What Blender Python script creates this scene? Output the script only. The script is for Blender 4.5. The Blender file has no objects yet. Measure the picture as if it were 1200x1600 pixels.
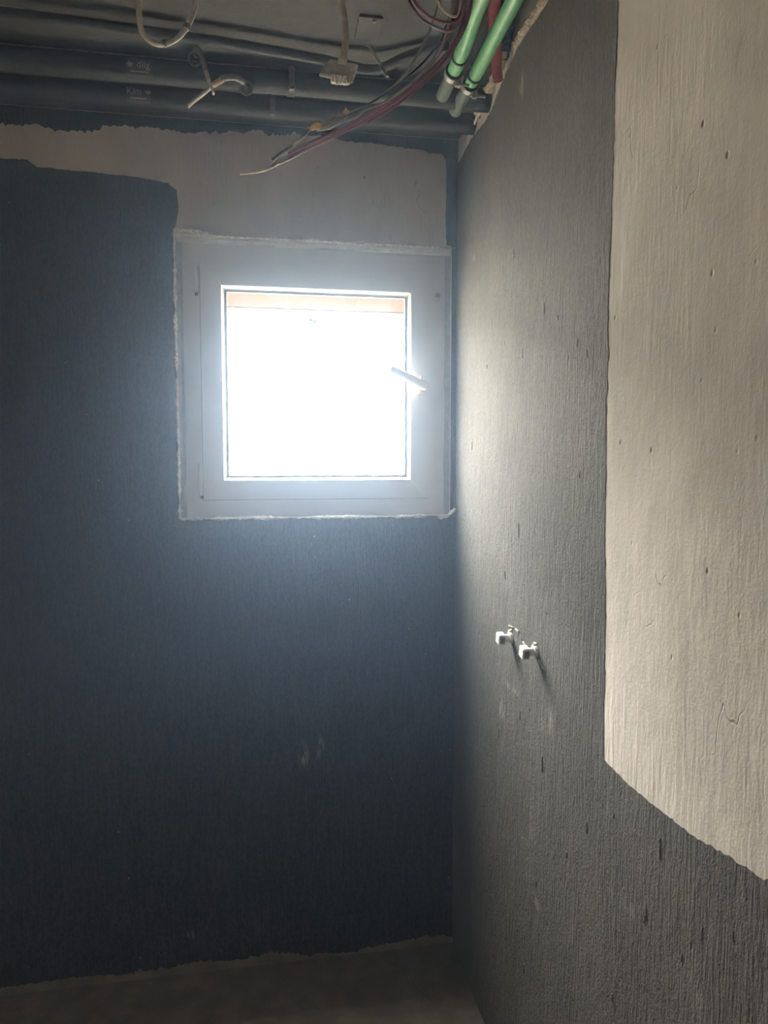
import bpy, bmesh, math, random
from mathutils import Vector, Matrix, noise
from mathutils.geometry import tessellate_polygon

scene = bpy.context.scene
COL = scene.collection

# ---------------------------------------------------------------- camera
cam_data = bpy.data.cameras.new('camera')
cam = bpy.data.objects.new('camera', cam_data)
COL.objects.link(cam)
cam.location = (-0.5938, -2.1384, 1.55)
cam.rotation_euler = (math.radians(90 - 4.122), 0.0, math.radians(-9.829))
cam_data.sensor_fit = 'VERTICAL'
cam_data.sensor_height = 24.0
cam_data.lens = 24.0 * 1122.3 / 1600.0
cam_data.clip_start = 0.02
scene.camera = cam

# ---------------------------------------------------------------- sky and exposure
world = bpy.data.worlds.new('bright_overcast_sky')
scene.world = world
world.use_nodes = True
bg = world.node_tree.nodes['Background']
bg.inputs['Strength'].default_value = 102.0
# standard overcast sky: three times brighter overhead than at the horizon, even below it
wn = world.node_tree
ws = wn.nodes.new('ShaderNodeSeparateXYZ'); wm = wn.nodes.new('ShaderNodeMapRange')
wm.inputs['From Min'].default_value = 0.0; wm.inputs['From Max'].default_value = 1.0
wm.inputs['To Min'].default_value = 1.0 / 3.0; wm.inputs['To Max'].default_value = 1.0
wx = wn.nodes.new('ShaderNodeMix'); wx.data_type = 'RGBA'
wx.inputs[6].default_value = (0, 0, 0, 1); wx.inputs[7].default_value = (1.0, 0.985, 0.94, 1)
wtc = wn.nodes.new('ShaderNodeTexCoord')
wn.links.new(wtc.outputs['Generated'], ws.inputs[0]); wn.links.new(ws.outputs['Z'], wm.inputs['Value'])
wn.links.new(wm.outputs['Result'], wx.inputs[0]); wn.links.new(wx.outputs[2], bg.inputs['Color'])

# sun behind this building: it lights the yard and the house across, and never enters the room
sd = bpy.data.lights.new('sun', 'SUN'); sd.energy = 60.0; sd.angle = math.radians(1.0); sd.color = (1.0, .95, .86)
so = bpy.data.objects.new('sun', sd); COL.objects.link(so)
so.location = (0, -3, 8); so.rotation_euler = (math.radians(48), 0, math.radians(12))

# sampling portal filling the window opening: emits nothing, only guides the sky's rays
pd = bpy.data.lights.new('window_sky_portal', 'AREA')
pd.shape = 'RECTANGLE'; pd.size = 0.80; pd.size_y = 0.80
pd.cycles.is_portal = True
po = bpy.data.objects.new('window_sky_portal', pd)
COL.objects.link(po)
po.location = (-0.419, 0.103, 1.78)
po.rotation_euler = (math.radians(-90), 0, 0)

vs = scene.view_settings
vs.view_transform = 'Standard'; vs.look = 'None'; vs.exposure = 0.36; vs.gamma = 1.0
vs.use_curve_mapping = False
cy = scene.cycles
cy.use_denoising = True
cy.use_adaptive_sampling = True; cy.adaptive_threshold = 0.02
cy.max_bounces = 8; cy.diffuse_bounces = 5; cy.glossy_bounces = 4
cy.transmission_bounces = 6; cy.transparent_max_bounces = 10; cy.volume_bounces = 1
cy.volume_step_rate = 1.0
cy.sample_clamp_indirect = 6.0
cy.caustics_reflective = False; cy.caustics_refractive = False

# ---------------------------------------------------------------- materials
def new_mat(name):
    m = bpy.data.materials.new(name); m.use_nodes = True
    nt = m.node_tree
    return m, nt, nt.nodes['Principled BSDF']

def setin(b, **kw):
    for k, v in kw.items():
        b.inputs[k.replace('_', ' ')].default_value = v

def coords(nt, scale=(1, 1, 1), rot=(0, 0, 0)):
    tc = nt.nodes.new('ShaderNodeTexCoord'); mp = nt.nodes.new('ShaderNodeMapping')
    mp.inputs['Scale'].default_value = scale; mp.inputs['Rotation'].default_value = rot
    nt.links.new(tc.outputs['Object'], mp.inputs['Vector'])
    return mp.outputs['Vector']

def noise_tex(nt, vec, scale, detail=4, rough=0.55, dist=0.0):
    n = nt.nodes.new('ShaderNodeTexNoise')
    n.inputs['Scale'].default_value = scale; n.inputs['Detail'].default_value = detail
    n.inputs['Roughness'].default_value = rough; n.inputs['Distortion'].default_value = dist
    nt.links.new(vec, n.inputs['Vector'])
    return n.outputs['Fac']

def ramp(nt, fac, a, b, lo=0.0, hi=1.0):
    r = nt.nodes.new('ShaderNodeMapRange'); r.clamp = True
    r.interpolation_type = 'SMOOTHSTEP'
    r.inputs['From Min'].default_value = a; r.inputs['From Max'].default_value = b
    r.inputs['To Min'].default_value = lo; r.inputs['To Max'].default_value = hi
    nt.links.new(fac, r.inputs['Value'])
    return r.outputs['Result']

def mth(nt, op, a, b=None):
    n = nt.nodes.new('ShaderNodeMath'); n.operation = op
    for i, v in enumerate((a, b)):
        if v is None: continue
        if isinstance(v, (int, float)): n.inputs[i].default_value = v
        else: nt.links.new(v, n.inputs[i])
    return n.outputs[0]

def mixc(nt, fac, a, b):
    n = nt.nodes.new('ShaderNodeMix'); n.data_type = 'RGBA'
    if isinstance(fac, (int, float)): n.inputs[0].default_value = fac
    else: nt.links.new(fac, n.inputs[0])
    for idx, v in ((6, a), (7, b)):
        if isinstance(v, tuple): n.inputs[idx].default_value = (*v, 1)
        else: nt.links.new(v, n.inputs[idx])
    return n.outputs[2]

def bump(nt, bsdf, height, distance, strength=1.0):
    b = nt.nodes.new('ShaderNodeBump')
    b.inputs['Distance'].default_value = distance; b.inputs['Strength'].default_value = strength
    nt.links.new(height, b.inputs['Height']); nt.links.new(b.outputs['Normal'], bsdf.inputs['Normal'])

def spots(nt, cells, lo, hi, seedshift=0.0, keep=0.5):
    """sparse soft spots: voronoi cells, only a random share of the cells carries one"""
    tc = nt.nodes.new('ShaderNodeTexCoord'); mp = nt.nodes.new('ShaderNodeMapping')
    mp.inputs['Scale'].default_value = cells; mp.inputs['Location'].default_value = (seedshift, seedshift * .7, seedshift * 1.3)
    nt.links.new(tc.outputs['Object'], mp.inputs['Vector'])
    v = nt.nodes.new('ShaderNodeTexVoronoi'); v.inputs['Scale'].default_value = 1.0
    nt.links.new(mp.outputs['Vector'], v.inputs['Vector'])
    d = ramp(nt, v.outputs['Distance'], lo, hi, 1.0, 0.0)
    sp = nt.nodes.new('ShaderNodeSeparateColor'); nt.links.new(v.outputs['Color'], sp.inputs[0])
    return mth(nt, 'MULTIPLY', d, mth(nt, 'GREATER_THAN', sp.outputs[0], keep))

def smudge(nt, c, r, seed, breakup=60):
    """an irregular worn smear around point c with half-sizes r (metres)"""
    tc = nt.nodes.new('ShaderNodeTexCoord'); mp = nt.nodes.new('ShaderNodeMapping')
    mp.vector_type = 'TEXTURE'
    mp.inputs['Location'].default_value = c; mp.inputs['Scale'].default_value = r
    nt.links.new(tc.outputs['Object'], mp.inputs['Vector'])
    ln = nt.nodes.new('ShaderNodeVectorMath'); ln.operation = 'LENGTH'
    nt.links.new(mp.outputs['Vector'], ln.inputs[0])
    base = ramp(nt, ln.outputs['Value'], 0.2, 1.0, 1.0, 0.0)
    n = noise_tex(nt, coords(nt, (breakup, breakup, breakup * .2), (0, 0, seed)), 1.0, 5, .7)
    return mth(nt, 'MULTIPLY', base, ramp(nt, n, .45, .6))

def coat_material(name, scuffs, base=(0.120, 0.115, 0.107), pit=1.0, specks=0.0, depth=0.0058, spec=.12):
    m, nt, b = new_mat(name)
    streak = noise_tex(nt, coords(nt, (190, 190, 14)), 1.0, 3, .6, .4)
    grain = noise_tex(nt, coords(nt, (1, 1, .6)), 150, 3, .65)
    fine = noise_tex(nt, coords(nt, (1, 1, .6)), 420, 1, .6)
    wavy = noise_tex(nt, coords(nt, (30, 30, 14)), 1.0, 3, .5)
    pits = spots(nt, (34, 34, 15), .02, .14, 3.1, .72)
    ridg = spots(nt, (60, 60, 12), .05, .3, 8.3, .82)
    patch = ramp(nt, noise_tex(nt, coords(nt, (7, 7, 4)), 1.0, 4, .6), .35, .65)
    h = mth(nt, 'MULTIPLY', streak, mth(nt, 'ADD', mth(nt, 'MULTIPLY', patch, .55), .35))
    h = mth(nt, 'ADD', h, mth(nt, 'MULTIPLY', grain, .36))
    h = mth(nt, 'ADD', h, mth(nt, 'MULTIPLY', fine, .30))
    h = mth(nt, 'ADD', h, mth(nt, 'MULTIPLY', wavy, .6))
    h = mth(nt, 'SUBTRACT', h, mth(nt, 'MULTIPLY', pits, .8 * pit))
    h = mth(nt, 'ADD', h, mth(nt, 'MULTIPLY', ridg, .3 * pit))
    bump(nt, b, h, depth)
    var = noise_tex(nt, coords(nt, (5, 5, 3)), 1.0, 5, .6)
    col = mixc(nt, ramp(nt, var, .3, .7), tuple(c * .88 for c in base), tuple(c * 1.12 for c in base))
    gr = ramp(nt, mth(nt, 'ADD', mth(nt, 'MULTIPLY', grain, .6), mth(nt, 'MULTIPLY', streak, .4)), .36, .64)
    col = mixc(nt, gr, mixc(nt, .22, col, (.015, .015, .015)), mixc(nt, .10, col, (.40, .39, .37)))
    col = mixc(nt, mth(nt, 'MULTIPLY', pits, .6 * pit), col, (.02, .02, .02))
    for i, (c, r, amt) in enumerate(scuffs):
        s = smudge(nt, c, r, i * 1.7)
        col = mixc(nt, mth(nt, 'MULTIPLY', s, amt), col, (.42, .40, .36))
    if specks:
        s = spots(nt, (38, 38, 38), .03, .09, 5.5, specks)
        col = mixc(nt, s, col, (.5, .48, .45))
    nt.links.new(col, b.inputs['Base Color'])
    setin(b, Roughness=.72, Specular_IOR_Level=spec)
    return m

def plaster_material(name, base=(0.80, 0.732, 0.675), depth=0.0042):
    m, nt, b = new_mat(name)
    mask = ramp(nt, noise_tex(nt, coords(nt, (2.2, 2.2, 1.6)), 1.0, 3, .5), .42, .58)
    rib = noise_tex(nt, coords(nt, (85, 85, 8)), 1.0, 3, .55, .5)
    slant = noise_tex(nt, coords(nt, (8, 46, 12), (.45, 0, 0)), 1.0, 2, .6, .6)
    fine = noise_tex(nt, coords(nt, (1, 1, .7)), 230, 2, .65)
    wavy = noise_tex(nt, coords(nt, (14, 14, 10)), 1.0, 3, .6)
    pits = spots(nt, (24, 24, 17), .02, .11, 1.7, .68)
    h = mth(nt, 'MULTIPLY', rib, mth(nt, 'ADD', mth(nt, 'MULTIPLY', mask, .42), .06))
    h = mth(nt, 'ADD', h, mth(nt, 'MULTIPLY', slant, .22))
    h = mth(nt, 'ADD', h, mth(nt, 'MULTIPLY', fine, .17))
    h = mth(nt, 'ADD', h, mth(nt, 'MULTIPLY', wavy, .75))
    gouge = spots(nt, (30, 30, 5), .02, .10, 4.4, .72)
    vo = nt.nodes.new('ShaderNodeTexVoronoi'); vo.feature = 'DISTANCE_TO_EDGE'
    nz = nt.nodes.new('ShaderNodeTexNoise'); nz.inputs['Scale'].default_value = 14; nz.inputs['Detail'].default_value = 3
    tcc = coords(nt, (1, 1, .6)); nt.links.new(tcc, nz.inputs['Vector'])
    va = nt.nodes.new('ShaderNodeVectorMath'); va.operation = 'MULTIPLY_ADD'
    nt.links.new(nz.outputs['Color'], va.inputs[0]); va.inputs[1].default_value = (.12, .12, .12); nt.links.new(tcc, va.inputs[2])
    nt.links.new(va.outputs[0], vo.inputs['Vector']); vo.inputs['Scale'].default_value = 6.5
    crack = mth(nt, 'MULTIPLY', ramp(nt, vo.outputs['Distance'], .001, .010, 1.0, 0.0), ramp(nt, noise_tex(nt, coords(nt, (6, 6, 6), (1, 0, 0)), 1.0, 3, .6), .57, .68))
    h = mth(nt, 'SUBTRACT', h, mth(nt, 'MULTIPLY', pits, .8))
    h = mth(nt, 'SUBTRACT', h, mth(nt, 'MULTIPLY', gouge, .5))
    h = mth(nt, 'SUBTRACT', h, mth(nt, 'MULTIPLY', crack, .2))
    bump(nt, b, h, depth)
    v = noise_tex(nt, coords(nt, (3.5, 3.5, 2.5)), 1.0, 6, .6)
    col = mixc(nt, ramp(nt, v, .3, .72), tuple(c * .80 for c in base), tuple(c * 1.1 for c in base))
    dirt = ramp(nt, noise_tex(nt, coords(nt, (22, 22, 9), (0, 0, 2)), 1.0, 6, .7), .6, .75)
    col = mixc(nt, mth(nt, 'MULTIPLY', dirt, .35), col, (.2, .17, .15))
    col = mixc(nt, mth(nt, 'MULTIPLY', pits, .7), col, (.07, .06, .05))
    col = mixc(nt, mth(nt, 'MULTIPLY', mth(nt, 'MAXIMUM', crack, gouge), .35), col, (.16, .13, .11))
    col = mixc(nt, ramp(nt, fine, .38, .62, 0.0, .12), col, (.8, .75, .7))
    nt.links.new(col, b.inputs['Base Color'])
    setin(b, Roughness=.85, Specular_IOR_Level=.25)
    return m

def simple(name, col, rough=.5, metal=0.0, var=.15, vscale=40, bdist=0.0, bscale=200, dust=None, dust_amt=.5, spec=.5):
    m, nt, b = new_mat(name)
    n = noise_tex(nt, coords(nt), vscale, 4, .6)
    c = mixc(nt, ramp(nt, n, .3, .7), tuple(x * (1 - var) for x in col), tuple(min(1, x * (1 + var)) for x in col))
    if dust:
        d = ramp(nt, noise_tex(nt, coords(nt), vscale * 2.3, 5, .7), .45, .65)
        c = mixc(nt, mth(nt, 'MULTIPLY', d, dust_amt), c, dust)
    nt.links.new(c, b.inputs['Base Color'])
    setin(b, Roughness=rough, Metallic=metal, Specular_IOR_Level=spec)
    if bdist:
        bump(nt, b, noise_tex(nt, coords(nt), bscale, 4, .6), bdist)
    return m

M = {}
M['plaster'] = plaster_material('beige_plaster')
M['coat_right_lit'] = coat_material('charcoal_coating_lit_side', [  # same paint as the window wall, lighter copy for the lit side
    ((0.0000, -0.4563, 0.9215), (.02, .035, .035), .75), ((0.0000, -0.6531, 0.7279), (.02, .022, .05), .75), ((0.0000, -0.7100, 0.9854), (.02, .05, .02), .4),
    ((0.0000, -0.5321, 2.3946), (.02, .02, .05), .8), ((0.0000, -0.5183, 1.0018), (.02, .07, .012), .5), ((0.0000, -1.2742, 0.8179), (.02, .03, .05), .4),
    ((0.0000, -0.6969, 0.5748), (.02, .03, .02), .5), ((0.0000, -0.7503, 1.0140), (.02, .03, .05), .35), ((0.0000, -1.0897, 0.8117), (.02, .05, .02), .3), ((0.0000, -0.1714, 2.1066), (.02, .02, .02), .6)], specks=.965)
M['coat_back_shaded'] = coat_material('charcoal_coating_shaded_window_wall', [
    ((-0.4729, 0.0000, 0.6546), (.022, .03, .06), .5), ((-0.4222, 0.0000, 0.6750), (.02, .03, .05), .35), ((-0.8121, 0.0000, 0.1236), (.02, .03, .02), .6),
    ((-0.1413, 0.0000, -0.0413), (.04, .03, .02), .3)], base=(0.016, 0.0162, 0.0165), pit=.4, specks=.93, depth=.0022, spec=.12)  # same paint as the side wall, its shade put into a darker base
M['ceiling'] = simple('sooty_dark_concrete', (.037, .035, .034), .8, var=.3, vscale=9, bdist=.003, bscale=60, dust=(.065, .061, .057), dust_amt=.4)
M['floor'] = simple('brown_screed', (.18, .15, .115), .85, var=.2, vscale=14, bdist=.003, bscale=90)
M['fascia'] = simple('dark_brown_timber_fascia', (.0135, .0080, .0042), .9, var=.05, spec=0.0)
M['house'] = simple('white_render', (.80, .79, .76), .9, var=.03, vscale=.6)
M['ground'] = simple('sandy_ground', (.24, .215, .18), .9, var=.1, vscale=.5)
M['crumb'] = simple('broken_plaster', (.80, .77, .71), .9, var=.2, vscale=120, bdist=.0008, bscale=300)
M['bead_plaster'] = simple('ribbed_plaster', (.66, .65, .63), .9, var=.1, vscale=30)
M['crumb_tan'] = simple('broken_tan_plaster', (.66, .57, .45), .9, var=.35, vscale=90, bdist=.003, bscale=240)
M['fillet'] = simple('smeared_grey_plaster', (.40, .41, .43), .9, var=.12, vscale=40)
M['chip'] = simple('chipped_coating', (.36, .35, .33), .9, var=.25, vscale=200)
M['void'] = simple('dark_masonry', (.04, .04, .042), .9, var=.3)
M['upvc'] = simple('white_upvc', (.84, .84, .84), .32, var=.03, vscale=12)
M['bead'] = simple('white_glazing_bead', (.80, .79, .74), .35, var=.03, vscale=12)
M['seal'] = simple('grey_sash_seal', (.50, .50, .51), .6)
M['gasket'] = simple('grey_gasket', (.06, .06, .065), .6)
M['handle_plate'] = simple('warm_lit_handle_plate', (.84, .72, .60), .35, var=.03)  # warm light coming through the plate is put into its colour
M['handle'] = simple('white_lacquer', (.82, .80, .78), .3, var=.03)
M['foam'] = simple('black_foam_insulation', (.025, .026, .027), .75, var=.3, vscale=25, bdist=.001, bscale=150, dust=(.075, .072, .07), dust_amt=.3)
M['pale_edge'] = simple('dusty_pale_edge', (.26, .26, .25), .9, var=.35, vscale=60)
M['green'] = simple('green_polypropylene', (.13, .40, .20), .42, var=.12, vscale=45, dust=(.35, .42, .33), dust_amt=.28)
M['green_dirty'] = simple('green_pipe_painted_over', (.075, .105, .085), .7, var=.3, vscale=60, dust=(.2, .2, .18), dust_amt=.4)
M['rubber'] = simple('black_rubber', (.02, .02, .022), .6)
M['zinc'] = simple('zinc_steel', (.50, .49, .47), .45, metal=.7, var=.2, dust=(.3, .28, .25), dust_amt=.5)
M['zinc_dark'] = simple('sooty_steel', (.12, .12, .12), .6, metal=.2, var=.35, dust=(.26, .25, .24), dust_amt=.4)
M['red'] = simple('red_conduit', (.42, .085, .10), .5, var=.15)
M['blue'] = simple('blue_conduit', (.03, .07, .22), .5, var=.15)
M['cable'] = simple('dusty_grey_cable', (.58, .54, .49), .6, var=.25, vscale=50, dust=(.70, .64, .55), dust_amt=.4)
M['cable_dark'] = simple('dark_grey_cable', (.16, .155, .15), .55, var=.3, vscale=60, dust=(.3, .28, .25), dust_amt=.4)
M['copper_sheath'] = simple('tan_inner_sheath', (.50, .36, .25), .5, var=.25, vscale=60)
M['purple'] = simple('purple_wire', (.20, .045, .085), .38, var=.2, vscale=30)
M['cream'] = simple('cream_wire', (.85, .77, .60), .45, var=.15)
M['grey_wire'] = simple('grey_wire', (.30, .29, .26), .4, var=.15)
M['dark_wire'] = simple('dark_wire', (.05, .045, .05), .38, var=.2)
M['tape'] = simple('yellow_tape', (.90, .58, .18), .45, var=.2, vscale=80)
M['tape_dark'] = simple('brown_old_tape', (.27, .21, .155), .5, var=.25, vscale=80)
M['plate'] = simple('dusty_white_plastic', (.74, .69, .63), .6, var=.2, vscale=70, dust=(.80, .74, .64), dust_amt=.35)
M['terminal'] = simple('pale_terminal', (.88, .80, .66), .45, var=.2, vscale=160)
M['box'] = simple('painted_junction_box', (.055, .053, .051), .8, var=.25, vscale=80, dust=(.11, .105, .10), dust_amt=.35)
M['plug'] = simple('white_plug_plastic', (.78, .77, .74), .45, var=.08)
M['plug_dark'] = simple('dark_plug_side', (.12, .12, .12), .6, var=.15)
M['sticker'] = simple('grey_pipe_sticker', (.055, .052, .055), .5, var=.15)
M['print_red'] = simple('faded_print_warm', (.40, .35, .36), .6, var=.2)
M['print_blue'] = simple('faded_print_cold', (.42, .43, .46), .6, var=.2)
M['fly'] = simple('dark_speck', (.05, .05, .05), .6)

gm, gnt, gb = new_mat('window_glass')
tr = gnt.nodes.new('ShaderNodeBsdfTransparent'); tr.inputs['Color'].default_value = (.96, .975, .97, 1)
gl = gnt.nodes.new('ShaderNodeBsdfGlossy'); gl.inputs['Roughness'].default_value = .03
lw = gnt.nodes.new('ShaderNodeLayerWeight'); lw.inputs['Blend'].default_value = .5
# a thin pane reflects the same from both sides: 4 % head-on, more at a grazing angle
fac = mth(gnt, 'ADD', mth(gnt, 'MULTIPLY', mth(gnt, 'POWER', lw.outputs['Facing'], 5.0), .6), .04)
mx = gnt.nodes.new('ShaderNodeMixShader')
gnt.links.new(fac, mx.inputs[0]); gnt.links.new(tr.outputs[0], mx.inputs[1]); gnt.links.new(gl.outputs[0], mx.inputs[2])
gnt.links.new(mx.outputs[0], gnt.nodes['Material Output'].inputs['Surface'])
M['glass'] = gm

# ---------------------------------------------------------------- mesh helpers
def obj(name, bm, mat, parent=None, smooth=False):
    me = bpy.data.meshes.new(name)
    bmesh.ops.recalc_face_normals(bm, faces=bm.faces)
    bm.to_mesh(me); bm.free()
    if smooth:
        for p in me.polygons: p.use_smooth = True
    me.materials.append(M[mat])
    o = bpy.data.objects.new(name, me); COL.objects.link(o)
    if parent is not None:
        o.parent = parent
        o.matrix_parent_inverse = Matrix.Translation(-Vector(parent.location))
    return o

def thing(name, label, cat, loc=(0, 0, 0), group=None, kind=None):
    o = bpy.data.objects.new(name, None); COL.objects.link(o)
    o.location = loc; o.empty_display_size = .05
    return tag(o, label, cat, group, kind)

def tag(o, label, cat, group=None, kind=None):
    o['label'] = label; o['category'] = cat
    if group: o['group'] = group
    if kind: o['kind'] = kind
    return o

def box(bm, lo, hi, bevel=0.0):
    vs_ = [bm.verts.new((x, y, z)) for x in (lo[0], hi[0]) for y in (lo[1], hi[1]) for z in (lo[2], hi[2])]
    fs = [bm.faces.new([vs_[i] for i in q]) for q in ((0, 1, 3, 2), (4, 6, 7, 5), (0, 4, 5, 1), (2, 3, 7, 6), (0, 2, 6, 4), (1, 5, 7, 3))]
    if bevel:
        es = list({e for f in fs for e in f.edges})
        bmesh.ops.bevel(bm, geom=es, offset=bevel, segments=2, affect='EDGES')
    return bm

def B(lo, hi, bevel=0.0):
    return box(bmesh.new(), lo, hi, bevel)

def smooth_path(pts, n=8):
    pts = [Vector(p) for p in pts]
    if len(pts) < 3:
        return [pts[0].lerp(pts[-1], i / n) for i in range(n + 1)]
    P = [pts[0] * 2 - pts[1]] + pts + [pts[-1] * 2 - pts[-2]]
    out = []
    for i in range(1, len(P) - 2):
        a, b, c, d = P[i - 1], P[i], P[i + 1], P[i + 2]
        for k in range(n):
            t = k / n
            out.append(.5 * ((2 * b) + (c - a) * t + (2 * a - 5 * b + 4 * c - d) * t * t + (3 * b - a - 3 * c + d) * t ** 3))
    out.append(pts[-1])
    return out

def tube(bm, path, r, seg=10, cap=True, flat=1.0, wob=0.0, rf=None):
    """sweep a ring along path; r may vary through rf(i, n)"""
    n = len(path); rings = []; up = None
    for i, p in enumerate(path):
        t = (path[min(i + 1, n - 1)] - path[max(i - 1, 0)]).normalized()
        if up is None:
            up = Vector((0, 0, 1)) if abs(t.z) < .9 else Vector((1, 0, 0))
        s = t.cross(up).normalized(); up = s.cross(t).normalized()
        rr = r * (rf(i, n) if rf else 1.0)
        ring = []
        for k in range(seg):
            a = 2 * math.pi * k / seg
            q = rr
            if wob: q *= 1 + wob * noise.noise(Vector((p.x * 60 + k, p.y * 60, p.z * 60)))
            ring.append(bm.verts.new(p + s * math.cos(a) * q + up * math.sin(a) * q * flat))
        rings.append(ring)
    for i in range(n - 1):
        for k in range(seg):
            bm.faces.new((rings[i][k], rings[i][(k + 1) % seg], rings[i + 1][(k + 1) % seg], rings[i + 1][k]))
    if cap:
        bm.faces.new(rings[0][::-1]); bm.faces.new(rings[-1])
    return bm

def T(pts, r, seg=10, n=8, **kw):
    return tube(bmesh.new(), smooth_path(pts, n), r, seg, **kw)

def cyl(bm, a, b, r, seg=14, r2=None):
    a, b = Vector(a), Vector(b)
    return tube(bm, [a, b], r, seg, rf=(lambda i, n: 1.0 if i == 0 else (r2 / r if r2 else 1.0)))

def ring_band(bm, c, axis, r_in, r_out, width, seg=24, a0=0.0, a1=2 * math.pi):
    """a flat metal or rubber band around axis at c"""
    ax = Vector(axis).normalized(); c = Vector(c)
    u = ax.orthogonal().normalized()
    u = (Vector((0, 0, -1)) - ax * ax.dot(Vector((0, 0, -1)))).normalized() if abs(ax.z) < .95 else u
    v = ax.cross(u)
    full = abs(a1 - a0 - 2 * math.pi) < 1e-4
    m = seg if full else seg + 1
    prof = ((r_in, -width / 2), (r_out, -width / 2), (r_out, width / 2), (r_in, width / 2))
    R_ = []
    for k in range(m):
        a = a0 + (a1 - a0) * k / seg
        d = u * math.cos(a) + v * math.sin(a)
        R_.append([bm.verts.new(c + d * rr + ax * w) for rr, w in prof])
    for k in range(m if full else m - 1):
        A, C_ = R_[k], R_[(k + 1) % m]
        for j in range(4):
            bm.faces.new((A[j], A[(j + 1) % 4], C_[(j + 1) % 4], C_[j]))
    if not full:
        bm.faces.new(R_[0]); bm.faces.new(R_[-1][::-1])
    return bm

def jag(pts, seed):
    """pts: (a, b, amp) outline in 2D; the edge leaving a point with amp > 0 is roughened"""
    rnd = random.Random(seed); out = []
    for i, (a, b, amp) in enumerate(pts):
        a2, b2, _ = pts[(i + 1) % len(pts)]
        out.append((a, b))
        if amp <= 0: continue
        L = math.hypot(a2 - a, b2 - b); n = max(2, int(L / .006))
        nx, ny = -(b2 - b) / L, (a2 - a) / L
        for k in range(1, n):
            t = k / n
            x, y = a + (a2 - a) * t, b + (b2 - b) * t
            d = amp * (1.3 * noise.noise(Vector((x * 9, y * 9, seed))) + .8 * noise.noise(Vector((x * 45, y * 45, seed + 7)))
                       + .75 * rnd.uniform(-1, 1) * (1.0 if rnd.random() < .4 else .35))
            out.append((x + nx * d, y + ny * d))
    return out

def slab(outline, place, thick):
    """outline 2D -> a sheet with real thickness; place(a, b, d) gives the 3D point at depth d"""
    tris = tessellate_polygon([[Vector((a, b, 0)) for a, b in outline]])
    bm = bmesh.new()
    f = [bm.verts.new(place(a, b, thick)) for a, b in outline]
    k = [bm.verts.new(place(a, b, 0.0)) for a, b in outline]
    n = len(outline)
    for t in tris:
        try: bm.faces.new([f[i] for i in t])
        except ValueError: pass
    for i in range(n):
        j = (i + 1) % n
        bm.faces.new((k[i], k[j], f[j], f[i]))
    return bm

def crumbs(path, r, seed, seg=7, flat=(1, 1), lump=.75):
    """a ragged bead of broken plaster along a path"""
    bm = bmesh.new(); rnd = random.Random(seed)
    path = [Vector(p) for p in path]
    pts = []
    for i in range(len(path) - 1):
        a, b = path[i], path[i + 1]
        n = max(2, int((b - a).length / .0045))
        pts += [a.lerp(b, k / n) for k in range(n)]
    pts.append(path[-1])
    rings = []
    for i, p in enumerate(pts):
        t = (pts[min(i + 1, len(pts) - 1)] - pts[max(i - 1, 0)]).normalized()
        u = Vector((0, -1, 0)); u = (u - t * u.dot(t)).normalized() if abs(t.y) < .95 else Vector((0, 0, 1)); v = t.cross(u)
        base = r * (.75 + lump * noise.noise(p * 22 + Vector((seed, 0, 0))) + .5 * lump * noise.noise(p * 80))
        base = max(base, r * .18)
        rings.append([bm.verts.new(p + u * math.cos(q) * base * flat[0] * rnd.uniform(.6, 1.35) + v * math.sin(q) * base * flat[1] * rnd.uniform(.6, 1.35))
                      for q in [2 * math.pi * k / seg for k in range(seg)]])
    for i in range(len(rings) - 1):
        for k in range(seg):
            bm.faces.new((rings[i][k], rings[i][(k + 1) % seg], rings[i + 1][(k + 1) % seg], rings[i + 1][k]))
    bm.faces.new(rings[0][::-1]); bm.faces.new(rings[-1])
    return bm

def frame_member(outer, inner, side, y0, y1, y_in=None, bev=.0014):
    """one mitred member of a rectangular frame; outer/inner = (xl, xr, zb, zt); front face y0 (y_in at the inner edge), back y1"""
    if y_in is None: y_in = y0
    def c(r, k): xl, xr, zb, zt = r; return {'bl': (xl, zb), 'br': (xr, zb), 'tr': (xr, zt), 'tl': (xl, zt)}[k]
    a, b = {'left': ('bl', 'tl'), 'top': ('tl', 'tr'), 'right': ('tr', 'br'), 'bottom': ('br', 'bl')}[side]
    bm = bmesh.new()
    def q(r, k, y): x, z = c(r, k); return bm.verts.new((x, y, z))
    f = [q(outer, a, y0), q(outer, b, y0), q(inner, b, y_in), q(inner, a, y_in)]
    k = [q(outer, a, y1), q(outer, b, y1), q(inner, b, y1), q(inner, a, y1)]
    bm.faces.new(f); bm.faces.new(k[::-1])
    for i in range(4):
        j = (i + 1) % 4
        bm.faces.new((f[i], k[i], k[j], f[j]))
    es = [e for e in bm.edges if all(v in f for v in e.verts)]
    bmesh.ops.bevel(bm, geom=es, offset=bev, segments=2, affect='EDGES')
    return bm

# ---------------------------------------------------------------- room shell
XL, YF, H = -1.75, -2.85, 2.5
OX0, OX1, OZ0, OZ1 = -.8188, -.0188, 1.3831, 2.1801      # window opening in the end wall
WT = .10                                                  # end wall thickness

def wall_with_opening():
    bm = bmesh.new()
    O = (XL - .2, .25, -.15, 2.75)
    I = (OX0, OX1, OZ0, OZ1)
    def loop(r, y): xl, xr, zb, zt = r; return [bm.verts.new(p) for p in ((xl, y, zb), (xr, y, zb), (xr, y, zt), (xl, y, zt))]
    L = [loop(O, 0), loop(I, 0), loop(I, WT), loop(O, WT)]
    for a, b in zip(L, L[1:] + L[:1]):
        for i in range(4):
            j = (i + 1) % 4
            bm.faces.new((a[i], a[j], b[j], b[i]))
    return bm
wall_back = tag(obj('wall_back', wall_with_opening(), 'plaster'), 'rough beige plaster end wall holding the small white window', 'wall', kind='structure')

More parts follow.
